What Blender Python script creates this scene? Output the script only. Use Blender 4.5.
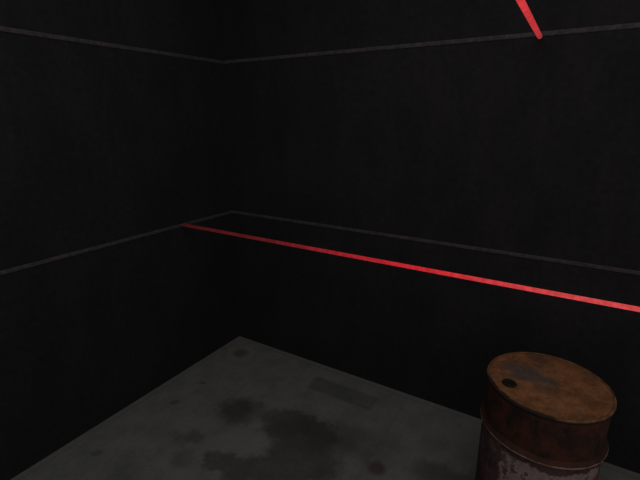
import bpy, bmesh, math, random
from mathutils import Vector
random.seed(4)
PI = math.pi
scene = bpy.context.scene
for o in list(bpy.data.objects):
    bpy.data.objects.remove(o, do_unlink=True)
COL = scene.collection

# ------------------------------------------------------------------ camera
# room frame: x = 0 is the left wall, y = 0 is the right wall, the corner of the two is the origin
cam_data = bpy.data.cameras.new('camera')
cam_data.sensor_width = 36.0
cam_data.lens = 420.0 / 640.0 * 36.0
cam_data.clip_start = 0.02
cam = bpy.data.objects.new('camera', cam_data)
COL.objects.link(cam)
cam.location = (2.7817, -2.9246, 2.2)
cam.rotation_euler = (math.radians(90.0 - 16.26), 0.0, math.radians(31.49))
scene.camera = cam

# ------------------------------------------------------------------ world, light, exposure
ROOM_X, ROOM_Y, ROOM_Z = 5.4, 5.6, 4.0
world = bpy.data.worlds.new('world')
scene.world = world
world.use_nodes = True
world.node_tree.nodes['Background'].inputs['Color'].default_value = (0.5, 0.5, 0.5, 1)
world.node_tree.nodes['Background'].inputs['Strength'].default_value = 0.72

def area(name, loc, sx, sy, power, color, rot=(0, 0, 0)):
    l = bpy.data.lights.new(name, 'AREA')
    l.shape = 'RECTANGLE'
    l.size, l.size_y = sx, sy
    l.energy = power
    l.color = color
    o = bpy.data.objects.new(name, l)
    COL.objects.link(o)
    o.location = loc
    o.rotation_euler = rot
    return o

# dim, wide fill light added under the ceiling without a fixture, out of frame
area('added_ceiling_fill', (2.5, -2.6, ROOM_Z - 0.03), 3.6, 3.6, 41.0, (1.0, 0.985, 0.97))

scene.view_settings.view_transform = 'Standard'
scene.view_settings.look = 'None'
scene.view_settings.gamma = 1.0
scene.view_settings.use_curve_mapping = False
scene.view_settings.exposure = 0.0

# ------------------------------------------------------------------ node helpers
class NT:
    def __init__(self, name):
        self.m = bpy.data.materials.new(name)
        self.m.use_nodes = True
        self.t = self.m.node_tree
        self.t.nodes.clear()
        self.out = self.t.nodes.new('ShaderNodeOutputMaterial')
        tc = self.t.nodes.new('ShaderNodeTexCoord')
        self.obj = tc.outputs['Object']
        self._xyz = None
    def n(self, kind, **kw):
        nd = self.t.nodes.new(kind)
        for k, v in kw.items():
            setattr(nd, k, v)
        return nd
    def put(self, sock, v):
        if hasattr(v, 'is_output'):
            self.t.links.new(v, sock)
        elif isinstance(v, (tuple, list)) and len(v) == 3 and sock.type == 'RGBA':
            sock.default_value = (*v, 1)
        else:
            sock.default_value = v
    def math(self, op, a, b=None, c=None, clamp=False):
        nd = self.n('ShaderNodeMath', operation=op, use_clamp=clamp)
        for i, v in enumerate((a, b, c)):
            if v is not None:
                self.put(nd.inputs[i], v)
        return nd.outputs[0]
    def xyz(self):
        if self._xyz is None:
            s = self.n('ShaderNodeSeparateXYZ')
            self.put(s.inputs[0], self.obj)
            self._xyz = s.outputs
        return self._xyz
    def noise(self, scale, detail=4.0, rough=0.55, vec=None, stretch=None):
        v = vec or self.obj
        if stretch:
            mp = self.n('ShaderNodeMapping')
            self.put(mp.inputs['Vector'], v)
            mp.inputs['Scale'].default_value = stretch
            v = mp.outputs[0]
        nd = self.n('ShaderNodeTexNoise')
        self.put(nd.inputs['Vector'], v)
        nd.inputs['Scale'].default_value = scale
        nd.inputs['Detail'].default_value = detail
        nd.inputs['Roughness'].default_value = rough
        return nd.outputs['Fac']
    def ramp(self, v, a, b, lo=0.0, hi=1.0):
        nd = self.n('ShaderNodeMapRange', interpolation_type='SMOOTHSTEP')
        self.put(nd.inputs[0], v)
        nd.inputs[1].default_value, nd.inputs[2].default_value = a, b
        nd.inputs[3].default_value, nd.inputs[4].default_value = lo, hi
        return nd.outputs[0]
    def mix(self, f, a, b):
        nd = self.n('ShaderNodeMix', data_type='RGBA')
        self.put(nd.inputs[0], f)
        self.put(nd.inputs[6], a)
        self.put(nd.inputs[7], b)
        return nd.outputs[2]
    def scale_col(self, col, f):
        nd = self.n('ShaderNodeVectorMath', operation='SCALE')
        self.put(nd.inputs[0], col)
        self.put(nd.inputs['Scale'], f)
        return nd.outputs[0]
    def finish(self, col, rough=0.9, spec=0.1, bump=None, bstr=0.3, bdist=0.01, metal=0.0):
        b = self.n('ShaderNodeBsdfPrincipled')
        self.put(b.inputs['Base Color'], col)
        self.put(b.inputs['Roughness'], rough)
        b.inputs['Specular IOR Level'].default_value = spec
        b.inputs['Metallic'].default_value = metal
        if bump is not None:
            bp = self.n('ShaderNodeBump')
            self.put(bp.inputs['Height'], bump)
            bp.inputs['Strength'].default_value = bstr
            bp.inputs['Distance'].default_value = bdist
            self.put(b.inputs['Normal'], bp.outputs[0])
        self.put(self.out.inputs['Surface'], b.outputs[0])
        return self.m

# ------------------------------------------------------------------ materials
def mat_wall():
    k = NT('dark_wall')
    x, y, z = k.xyz()
    n1 = k.noise(3.0, 6, 0.6, stretch=(1, 1, 0.5))
    n2 = k.noise(26, 5, 0.7)
    c = k.mix(k.ramp(n1, 0.35, 0.65), (0.0158, 0.0152, 0.0156), (0.0200, 0.0184, 0.0192))
    f = k.ramp(n2, 0.25, 0.75, 0.82, 1.18)
    # faint panel joints every 0.665 m
    along = k.math('ADD', x, y)
    s = k.math('ABSOLUTE', k.math('SUBTRACT', k.math('FRACT', k.math('DIVIDE', along, 0.665)), 0.5))
    seam = k.ramp(s, 0.488, 0.497, 1.0, 0.94)
    c = k.scale_col(c, k.math('MULTIPLY', f, seam))
    return k.finish(c, 0.95, 0.05, n2, 0.12)

def mat_trim():
    k = NT('pale_metal_trim')
    n = k.noise(7, 4)
    n2 = k.noise(40, 3)
    c = k.mix(k.ramp(n, 0.4, 0.62), (0.048, 0.046, 0.046), (0.056, 0.047, 0.045))
    c = k.scale_col(c, k.ramp(n2, 0.25, 0.75, 0.65, 1.25))
    return k.finish(c, 0.8, 0.1)

def mat_floor():
    k = NT('stained_concrete')
    x, y, z = k.xyz()
    wob = k.math('SUBTRACT', k.noise(3.2, 4, 0.6), 0.5)
    wob2 = k.math('SUBTRACT', k.noise(9.0, 4, 0.6), 0.5)
    d = k.math('ADD', k.math('MULTIPLY', wob, 0.9), k.math('MULTIPLY', wob2, 0.35))
    wn = k.n('ShaderNodeTexNoise')
    k.put(wn.inputs['Vector'], k.obj)
    wn.inputs['Scale'].default_value = 4.2
    wn.inputs['Detail'].default_value = 5.0
    wn.inputs['Roughness'].default_value = 0.72
    sp = k.n('ShaderNodeSeparateXYZ')
    k.put(sp.inputs[0], wn.outputs['Color'])
    wx = k.math('ADD', x, k.math('MULTIPLY', k.math('SUBTRACT', sp.outputs[0], 0.5), 0.34))
    wy = k.math('ADD', y, k.math('MULTIPLY', k.math('SUBTRACT', sp.outputs[1], 0.5), 0.34))
    def blob(cx, cy, rx, ry, ang, soft, w=1.0, warp=False):
        """soft-edged irregular stain of half-axes rx, ry"""
        x_, y_ = (wx, wy) if warp else (x, y)
        ca, sa = math.cos(ang), math.sin(ang)
        dx, dy = k.math('SUBTRACT', x_, cx), k.math('SUBTRACT', y_, cy)
        u = k.math('ADD', k.math('MULTIPLY', dx, ca / rx), k.math('MULTIPLY', dy, sa / rx))
        v = k.math('ADD', k.math('MULTIPLY', dx, -sa / ry), k.math('MULTIPLY', dy, ca / ry))
        r = k.math('SQRT', k.math('ADD', k.math('MULTIPLY', u, u), k.math('MULTIPLY', v, v)))
        r = k.math('ADD', r, k.math('MULTIPLY', d, w))
        return k.ramp(r, 1.0 - soft, 1.0 + soft, 1.0, 0.0)
    fine = k.noise(55, 5, 0.7)
    mid = k.noise(5.5, 6, 0.65)
    c = k.mix(k.ramp(mid, 0.35, 0.65), (0.106, 0.107, 0.100), (0.134, 0.132, 0.123))
    c = k.scale_col(c, k.ramp(fine, 0.2, 0.8, 0.88, 1.12))
    # trowel streaks parallel to the left wall
    st = k.noise(9, 4, 0.6, stretch=(3.0, 0.35, 1))
    c = k.scale_col(c, k.ramp(st, 0.3, 0.7, 0.96, 1.04))
    # oil stains
    for (cx, cy, rx, ry, a, soft, w, amt) in (
            (0.80, -0.87, 0.17, 0.135, 0.2, 0.55, 0.7, 0.68),
            (1.56, -0.74, 0.34, 0.15, 0.15, 0.60, 0.7, 0.48),
            (2.40, -0.70, 0.26, 0.12, 0.1, 0.45, 0.6, 0.48),
            (0.69, -1.29, 0.11, 0.06, 0.5, 0.55, 0.7, 0.42),
            (0.28, -1.08, 0.035, 0.025, 0.7, 0.6, 0.5, 0.42),
            (0.283, -0.78, 0.025, 0.018, 0.7, 0.6, 0.5, 0.48),
            (0.257, -1.72, 0.035, 0.025, 0.7, 0.6, 0.5, 0.42),
            (0.55, -1.75, 0.22, 0.10, 1.2, 0.6, 0.8, 0.22)):
        c = k.mix(k.math('MULTIPLY', blob(cx, cy, rx, ry, a, soft, w, rx > 0.05), amt), c, (0.022, 0.021, 0.021))
    # one large spill with a crisp outline
    big = None
    for (cx, cy, rx, ry, a, w) in ((1.17, -0.82, 0.17, 0.18, 0.6, 0.55), (1.38, -0.82, 0.22, 0.15, 0.2, 0.7), (1.48, -1.02, 0.26, 0.20, 0.3, 0.5),
                                   (1.34, -1.27, 0.32, 0.155, 0.45, 0.5), (1.03, -1.33, 0.12, 0.085, 0.5, 0.6), (1.62, -1.48, 0.46, 0.34, 0.4, 0.4)):
        b = blob(cx, cy, rx, ry, a, 0.22, w, True)
        big = b if big is None else k.math('MAXIMUM', big, b)
    inner = k.ramp(k.noise(4.5, 4, 0.6), 0.3, 0.7, 0.50, 0.68)
    c = k.mix(k.math('MULTIPLY', big, inner), c, (0.026, 0.025, 0.025))
    # pale wiped patch between the stains
    c = k.mix(k.math('MULTIPLY', blob(1.00, -1.14, 0.22, 0.09, 0.6, 0.5, 0.5), 0.55), c, (0.150, 0.147, 0.137))
    # rust spots
    for (cx, cy, r, amt) in ((1.94, -0.84, 0.055, 0.75), (0.80, -1.45, 0.075, 0.35), (0.237, -0.243, 0.06, 0.6)):
        c = k.mix(k.math('MULTIPLY', blob(cx, cy, r, r, 0, 0.5, 0.5), amt), c, (0.050, 0.030, 0.026))
    # rust ring left in the corner
    dx, dy = k.math('SUBTRACT', x, 0.237), k.math('SUBTRACT', y, -0.243)
    rr = k.math('SQRT', k.math('ADD', k.math('MULTIPLY', dx, dx), k.math('MULTIPLY', dy, dy)))
    ring = k.ramp(k.math('ABSOLUTE', k.math('SUBTRACT', rr, 0.115)), 0.008, 0.034, 0.45, 0.0)
    c = k.mix(ring, c, (0.165, 0.155, 0.125))
    # dark rectangular patch lying along the right wall, with a paler scrape in it
    ex = k.math('SUBTRACT', k.math('ABSOLUTE', k.math('SUBTRACT', x, 1.375)), 0.295)
    ey = k.math('SUBTRACT', k.math('ABSOLUTE', k.math('SUBTRACT', y, -0.268)), 0.090)
    e = k.math('ADD', k.math('MAXIMUM', ex, ey), k.math('MULTIPLY', d, 0.02))
    c = k.mix(k.ramp(e, -0.025, 0.02, 0.42, 0.0), c, (0.030, 0.030, 0.033))
    c = k.mix(k.math('MULTIPLY', blob(1.60, -0.30, 0.11, 0.012, 0.0, 0.6, 0.3), 0.4), c, (0.12, 0.12, 0.115))
    c = k.mix(k.math('MULTIPLY', blob(1.38, -0.235, 0.25, 0.006, 0.0, 0.6, 0.1), 0.18), c, (0.11, 0.11, 0.11))
    # faint slab edging next to both walls
    g = k.math('MINIMUM', x, k.math('MULTIPLY', y, -1.0))
    c = k.mix(k.ramp(k.math('ABSOLUTE', k.math('SUBTRACT', g, 0.05)), 0.0, 0.012, 0.30, 0.0), c, (0.05, 0.05, 0.052))
    c = k.mix(k.ramp(g, 0.035, 0.045, 0.35, 0.0), c, (0.115, 0.108, 0.112))
    # faint joint lines across the slab
    for v in (0.62, 1.86, 2.62):
        c = k.mix(k.ramp(k.math('ABSOLUTE', k.math('SUBTRACT', x, v)), 0.0, 0.012, 0.16, 0.0), c, (0.05, 0.05, 0.05))
    return k.finish(c, 0.92, 0.1, fine, 0.1)

def mat_plain(name, col):
    k = NT(name)
    n = k.noise(12, 4)
    return k.finish(k.scale_col(k.mix(0.0, col, col), k.ramp(n, 0.3, 0.7, 0.85, 1.15)), 0.95, 0.05)

def mat_lid():
    k = NT('orange_rust')
    n = k.noise(9, 6, 0.65)
    n2 = k.noise(32, 5, 0.7)
    n3 = k.noise(4.0, 3, 0.5)
    c = k.mix(k.ramp(n, 0.33, 0.66), (0.120, 0.052, 0.023), (0.235, 0.100, 0.042))
    c = k.mix(k.ramp(n2, 0.54, 0.72, 0, 0.55), c, (0.055, 0.032, 0.022))
    x, y, z = k.xyz()
    # greyish bare-metal patch near the bung
    dx, dy = k.math('SUBTRACT', x, -0.090), k.math('SUBTRACT', y, 0.022)
    r = k.math('SQRT', k.math('ADD', k.math('MULTIPLY', dx, dx), k.math('MULTIPLY', k.math('MULTIPLY', dy, dy), 1.6)))
    r = k.math('ADD', r, k.math('MULTIPLY', k.math('SUBTRACT', n, 0.5), 0.22))
    c = k.mix(k.ramp(r, 0.06, 0.16, 0.85, 0.0), c, (0.075, 0.058, 0.054))
    c = k.mix(k.ramp(n3, 0.56, 0.70, 0, 0.5), c, (0.070, 0.052, 0.040))
    # black flaking that eats in from the edge
    rad = k.math('SQRT', k.math('ADD', k.math('MULTIPLY', x, x), k.math('MULTIPLY', y, y)))
    side = k.math('ADD', k.math('MULTIPLY', x, -0.5), k.math('MULTIPLY', y, -0.866))
    ed = k.math('ADD', k.math('ADD', rad, k.math('MULTIPLY', k.math('SUBTRACT', n2, 0.5), 0.05)), k.math('MULTIPLY', k.math('SUBTRACT', n, 0.5), 0.04))
    fl = k.math('MULTIPLY', k.ramp(ed, 0.274, 0.284), k.ramp(side, 0.19, 0.25))
    c = k.mix(k.math('MULTIPLY', fl, 0.92), c, (0.014, 0.012, 0.011))
    n4 = k.noise(60, 4, 0.7)
    c = k.scale_col(c, k.ramp(n4, 0.3, 0.7, 0.80, 1.16))
    return k.finish(c, 0.9, 0.1, n2, 0.25, 0.004)

def mat_rim():
    k = NT('rusty_rim')
    n = k.noise(16, 5, 0.7)
    c = k.mix(k.ramp(n, 0.4, 0.6), (0.095, 0.044, 0.022), (0.185, 0.082, 0.038))
    x, y, z = k.xyz()
    # blackened, flaked-off stretch of the rim
    g = k.math('ADD', k.math('ADD', k.math('MULTIPLY', x, -0.5), k.math('MULTIPLY', y, -0.866)), k.math('MULTIPLY', k.math('SUBTRACT', n, 0.5), 0.10))
    c = k.mix(k.ramp(g, 0.205, 0.235, 0.0, 0.93), c, (0.014, 0.012, 0.011))
    c = k.mix(k.ramp(z, 0.874, 0.868, 0.0, 0.85), c, (0.016, 0.012, 0.010))     # darker below the curl of the rim
    return k.finish(c, 0.85, 0.15, n, 0.3, 0.003)

def mat_body():
    k = NT('flaking_drum_paint')
    x, y, z = k.xyz()
    ang = k.math('ARCTAN2', y, x)
    cyl = k.n('ShaderNodeCombineXYZ')
    k.put(cyl.inputs[0], k.math('MULTIPLY', ang, 0.29)); k.put(cyl.inputs[2], z)
    n = k.noise(10, 6, 0.65)
    n2 = k.noise(30, 5, 0.7)
    drip = k.noise(16, 5, 0.65, stretch=(1.3, 1.3, 0.6))
    # rust red upper band
    up = k.mix(k.ramp(n, 0.36, 0.64), (0.020, 0.011, 0.008), (0.062, 0.019, 0.011))
    up = k.mix(k.ramp(drip, 0.48, 0.62, 0, 0.85), up, (0.014, 0.010, 0.009))
    # dark red paint with grey-white label paint below the hoop
    low = k.mix(k.ramp(n, 0.36, 0.64), (0.036, 0.020, 0.019), (0.072, 0.040, 0.038))
    low = k.mix(k.ramp(drip, 0.52, 0.66, 0, 0.6), low, (0.110, 0.082, 0.080))
    a0 = k.math('ADD', ang, 1.25)                 # label centred on the side towards the room's middle
    e = k.math('SUBTRACT', k.math('MULTIPLY', k.math('ABSOLUTE', a0), 0.29), 0.255)
    ez = k.math('SUBTRACT', k.math('ABSOLUTE', k.math('SUBTRACT', z, 0.43)), 0.135)
    e = k.math('ADD', k.math('MAXIMUM', e, ez), k.math('MULTIPLY', k.math('SUBTRACT', n, 0.5), 0.16))
    lab = k.ramp(e, -0.012, 0.008, 1.0, 0.0)
    white = k.mix(k.ramp(n2, 0.35, 0.65), (0.165, 0.118, 0.112), (0.230, 0.170, 0.162))
    # faded red block on the label
    rx = k.math('SUBTRACT', k.math('MULTIPLY', k.math('ABSOLUTE', k.math('ADD', ang, 0.33)), 0.29), 0.060)
    rz = k.math('SUBTRACT', k.math('ABSOLUTE', k.math('SUBTRACT', z, 0.455)), 0.075)
    rb = k.ramp(k.math('ADD', k.math('MAXIMUM', rx, rz), k.math('MULTIPLY', k.math('SUBTRACT', n2, 0.5), 0.10)), -0.012, 0.008, 0.9, 0.0)
    white = k.mix(rb, white, (0.165, 0.030, 0.034))
    chips = k.ramp(k.math('ADD', k.math('MULTIPLY', n2, 0.6), k.math('MULTIPLY', drip, 0.5)), 0.59, 0.64, 0.0, 1.0)
    white = k.mix(k.math('MULTIPLY', chips, 0.85), white, (0.040, 0.021, 0.019))
    low = k.mix(lab, low, white)
    c = k.mix(k.ramp(z, 0.612, 0.618), low, up)
    # darker line tight under the rim
    c = k.mix(k.ramp(k.math('ADD', z, k.math('MULTIPLY', k.math('SUBTRACT', n, 0.5), 0.03)), 0.845, 0.858, 0.0, 0.7), c, (0.018, 0.014, 0.012))
    return k.finish(c, 0.85, 0.15, n2, 0.25, 0.004)

def mat_hoop():
    k = NT('worn_lit_hoop')
    x, y, z = k.xyz()
    n = k.noise(22, 5, 0.7)
    r = k.math('SQRT', k.math('ADD', k.math('MULTIPLY', x, x), k.math('MULTIPLY', y, y)))
    bare = k.mix(k.ramp(n, 0.38, 0.62), (0.130, 0.066, 0.042), (0.230, 0.130, 0.100))  # worn crest, with the light it catches painted in as paler colour
    base = k.mix(k.ramp(k.noise(10, 6, 0.65), 0.36, 0.64), (0.016, 0.009, 0.006), (0.050, 0.016, 0.009))
    c = k.mix(k.ramp(k.math('ADD', r, k.math('MULTIPLY', k.math('SUBTRACT', n, 0.5), 0.004)), 0.3020, 0.3038), base, bare)
    return k.finish(c, 0.75, 0.2, n, 0.2, 0.003)

def mat_bung():
    k = NT('dark_bung')
    n = k.noise(30, 4)
    c = k.mix(k.ramp(n, 0.4, 0.6), (0.010, 0.008, 0.007), (0.020, 0.015, 0.012))
    return k.finish(c, 0.85, 0.1)

def mat_beam(name, length, stops):
    """glowing laser light, its dimming along the run painted into the emission; local +x points away from its source.
    stops: (distance still to go before the wall, emitted colour)"""
    k = NT(name)
    x, y, z = k.xyz()
    rp = k.n('ShaderNodeValToRGB')
    rp.color_ramp.interpolation = 'EASE' if len(stops) < 3 else 'LINEAR'
    el = rp.color_ramp.elements
    while len(el) < len(stops):
        el.new(0.5)
    for e, (d, col) in zip(el, stops):
        e.position = d / length
        e.color = (*col, 1)
    k.put(rp.inputs[0], k.math('DIVIDE', k.math('SUBTRACT', length, x), length))  # fade of the beam with distance is painted by this colour ramp
    n = k.noise(1.0, 2, 0.5, stretch=(45, 40, 40))
    e = k.n('ShaderNodeEmission')
    k.put(e.inputs['Color'], rp.outputs[0])
    k.put(e.inputs['Strength'], k.ramp(n, 0.3, 0.7, 0.82, 1.18))
    k.put(k.out.inputs['Surface'], e.outputs[0])
    return k.m

M_WALL, M_TRIM, M_FLOOR = mat_wall(), mat_trim(), mat_floor()
M_CEIL = mat_plain('dark_ceiling', (0.03, 0.03, 0.03))
M_LID, M_RIM, M_BODY, M_HOOP, M_BUNG = mat_lid(), mat_rim(), mat_body(), mat_hoop(), mat_bung()

# ------------------------------------------------------------------ mesh helpers
def link(name, bm, m, parent=None, smooth=False, loc=None):
    bmesh.ops.recalc_face_normals(bm, faces=bm.faces)
    me = bpy.data.meshes.new(name)
    bm.to_mesh(me)
    bm.free()
    me.materials.append(m)
    if smooth:
        for p in me.polygons:
            p.use_smooth = True
    o = bpy.data.objects.new(name, me)
    COL.objects.link(o)
    if parent:
        o.parent = parent
    if loc:
        o.location = loc
    return o

def box(bm, lo, hi):
    v = [bm.verts.new((x, y, z)) for x in (lo[0], hi[0]) for y in (lo[1], hi[1]) for z in (lo[2], hi[2])]
    for f in ((0, 1, 3, 2), (4, 6, 7, 5), (0, 4, 5, 1), (2, 3, 7, 6), (0, 2, 6, 4), (1, 5, 7, 3)):
        bm.faces.new([v[i] for i in f])

def lathe(bm, prof, seg=72, close=False, wob=None):
    """spin (radius, height) points round z; radius 0 makes a pole"""
    rings = []
    for r, z in prof:
        if r < 1e-6:
            rings.append([bm.verts.new((0, 0, z))])
        else:
            ring = []
            for i in range(seg):
                a = 2 * PI * i / seg
                q = r + (wob(a, z) if wob else 0.0)
                ring.append(bm.verts.new((q * math.cos(a), q * math.sin(a), z)))
            rings.append(ring)
    pairs = list(zip(rings, rings[1:]))
    if close:
        pairs.append((rings[-1], rings[0]))
    for A, B in pairs:
        for i in range(seg):
            j = (i + 1) % seg
            if len(A) == 1 and len(B) == 1:
                continue
            if len(A) == 1:
                bm.faces.new((A[0], B[i], B[j]))
            elif len(B) == 1:
                bm.faces.new((A[i], A[j], B[0]))
            else:
                bm.faces.new((A[i], A[j], B[j], B[i]))

def struct(name, bm, m):
    o = link(name, bm, m)
    o['kind'] = 'structure'
    return o

# ------------------------------------------------------------------ the room
T = 0.12
bm = bmesh.new(); box(bm, (-T, -ROOM_Y - T, -T), (ROOM_X, T, 0)); struct('floor', bm, M_FLOOR)
bm = bmesh.new(); box(bm, (-T, -ROOM_Y - T, ROOM_Z), (ROOM_X, T, ROOM_Z + T)); struct('ceiling', bm, M_CEIL)
bm = bmesh.new(); box(bm, (-T, -ROOM_Y - T, 0), (0, T, ROOM_Z)); struct('wall_left', bm, M_WALL)
bm = bmesh.new(); box(bm, (0, 0, 0), (ROOM_X, T, ROOM_Z)); struct('wall_right', bm, M_WALL)

TH, TD = 0.026, 0.006
def trim(name, axis, z):
    """slim rounded moulding fixed along a wall"""
    bm = bmesh.new()
    h = TH / 2
    prof = [(0, -h), (TD * 0.6, -h), (TD, -h * 0.6), (TD, h * 0.6), (TD * 0.6, h), (0, h)]
    rings = []
    for s in (0, 1):
        ring = []
        for d, dz in prof:
            if axis == 'left':
                ring.append(bm.verts.new((d, (-d if s == 0 else -ROOM_Y), z + dz)))
            else:
                ring.append(bm.verts.new(((d if s == 0 else ROOM_X), -d, z + dz)))
        rings.append(ring)
    n = len(prof)
    for i in range(n):
        j = (i + 1) % n
        bm.faces.new((rings[0][i], rings[0][j], rings[1][j], rings[1][i]))
    bm.faces.new(rings[0]); bm.faces.new(rings[1])
    struct(name, bm, M_TRIM)
trim('trim_1', 'left', 1.331)
trim('trim_2', 'left', 2.661)
trim('trim_3', 'right', 1.331)
trim('trim_4', 'right', 2.661)

# ------------------------------------------------------------------ the oil drum
R0, H0 = 0.288, 0.88
drum = bpy.data.objects.new('oil_drum', None)
COL.objects.link(drum)
drum.location = (2.8065, -0.693, 0)
drum['label'] = 'rusty steel drum with orange-brown lid and flaking red and white paint standing by the wall'
drum['category'] = 'barrel'

def dent(a, z):
    return 0.0016 * math.sin(3 * a + 1.1 + 5 * z) + 0.0011 * math.sin(7 * a + 9 * z)

bm = bmesh.new()
prof = [(0, 0.012), (R0, 0.012)] + [(R0, 0.012 + (H0 - 0.030) * i / 28) for i in range(1, 29)] + [(R0 - 0.010, H0 - 0.016), (0, H0 - 0.018)]
lathe(bm, prof, 96, wob=dent)
link('body', bm, M_BODY, drum, smooth=True)

def hoop_mesh(z):
    bm = bmesh.new()
    lathe(bm, [(R0 - 0.004, z - 0.014), (R0 + 0.004, z - 0.010), (R0 + 0.013, z - 0.005), (R0 + 0.0160, z - 0.002), (R0 + 0.0165, z + 0.001),
               (R0 + 0.0150, z + 0.005), (R0 + 0.0110, z + 0.010), (R0 + 0.006, z + 0.017), (R0 + 0.002, z + 0.024), (R0 - 0.004, z + 0.030)], 96, close=True)
    return bm
link('hoop', hoop_mesh(0.618), M_HOOP, drum, smooth=True)

def rim_mesh(z, rr, h):
    bm = bmesh.new()
    pts = [(rr + 0.0065 * math.cos(t), z + h * math.sin(t)) for t in [2 * PI * i / 12 for i in range(12)]]
    lathe(bm, pts, 96, close=True)
    return bm
link('rim', rim_mesh(H0 - 0.010, R0 + 0.003, 0.010), M_RIM, drum, smooth=True)
link('rim', rim_mesh(0.010, R0 + 0.001, 0.010), M_RIM, drum, smooth=True)

bm = bmesh.new()
lathe(bm, [(0, H0 - 0.0035), (0.12, H0 - 0.0032), (0.235, H0 - 0.0040), (0.262, H0 - 0.0048), (0.274, H0 - 0.0040), (0.2865, H0 - 0.004), (0.2865, H0 - 0.0165), (0, H0 - 0.0165)], 96)
lid = link('lid', bm, M_LID, drum, smooth=False)
for p in lid.data.polygons:
    p.use_smooth = True
bm = bmesh.new()                                   # screw plug sunk in a raised collar
lathe(bm, [(0.0, -0.003), (0.022, -0.003), (0.023, 0.0005), (0.026, 0.0030), (0.033, 0.0025), (0.036, -0.004), (0.0, -0.004)], 32)
bung = link('bung', bm, M_BUNG, lid, smooth=True, loc=(-0.171, -0.114, H0 + 0.001))
bung['label'] = 'dark screw plug in the lid'
bm = bmesh.new()
box(bm, (-0.018, -0.0035, -0.003), (0.018, 0.0035, 0.0015))
link('bung_grip', bm, M_BUNG, bung)

# ------------------------------------------------------------------ the laser beams
def beam(name, start, end, radius, m, label):
    """long straight tube of red light between two walls, local x along its run"""
    a, b = Vector(start), Vector(end)
    L = (b - a).length
    bm = bmesh.new()
    seg, n = 14, 160
    rings = []
    for i in range(n + 1):
        x = L * i / n
        rings.append([bm.verts.new((x, radius * math.cos(2 * PI * j / seg), radius * math.sin(2 * PI * j / seg))) for j in range(seg)])
    for A, B in zip(rings, rings[1:]):
        for j in range(seg):
            q = (j + 1) % seg
            bm.faces.new((A[j], A[q], B[q], B[j]))
    bm.faces.new(rings[0]); bm.faces.new(rings[-1])
    o = link(name, bm, m, smooth=True)
    o.location = a
    o.rotation_euler = (b - a).to_track_quat('X', 'Z').to_euler()
    o['label'] = label
    o['category'] = 'laser beam'
    o['kind'] = 'thing'
    o['group'] = 'red laser beams crossing the room'
    return o
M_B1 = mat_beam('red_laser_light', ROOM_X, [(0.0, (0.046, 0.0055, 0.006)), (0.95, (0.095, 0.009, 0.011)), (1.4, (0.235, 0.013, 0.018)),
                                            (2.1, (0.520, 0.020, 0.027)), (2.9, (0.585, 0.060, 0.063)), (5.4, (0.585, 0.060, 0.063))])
M_B2 = mat_beam('red_laser_glow', ROOM_Y, [(0.0, (0.26, 0.035, 0.045)), (0.18, (0.44, 0.030, 0.036)), (0.9, (0.58, 0.040, 0.045)), (5.6, (0.58, 0.040, 0.045))])
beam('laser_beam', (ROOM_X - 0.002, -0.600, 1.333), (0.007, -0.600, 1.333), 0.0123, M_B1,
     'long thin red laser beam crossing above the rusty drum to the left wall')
beam('laser_beam', (2.570, -ROOM_Y + 0.002, 2.578), (2.477, -0.008, 2.647), 0.0134, M_B2,
     'short stretch of red laser beam hitting the upper trim of the right wall')
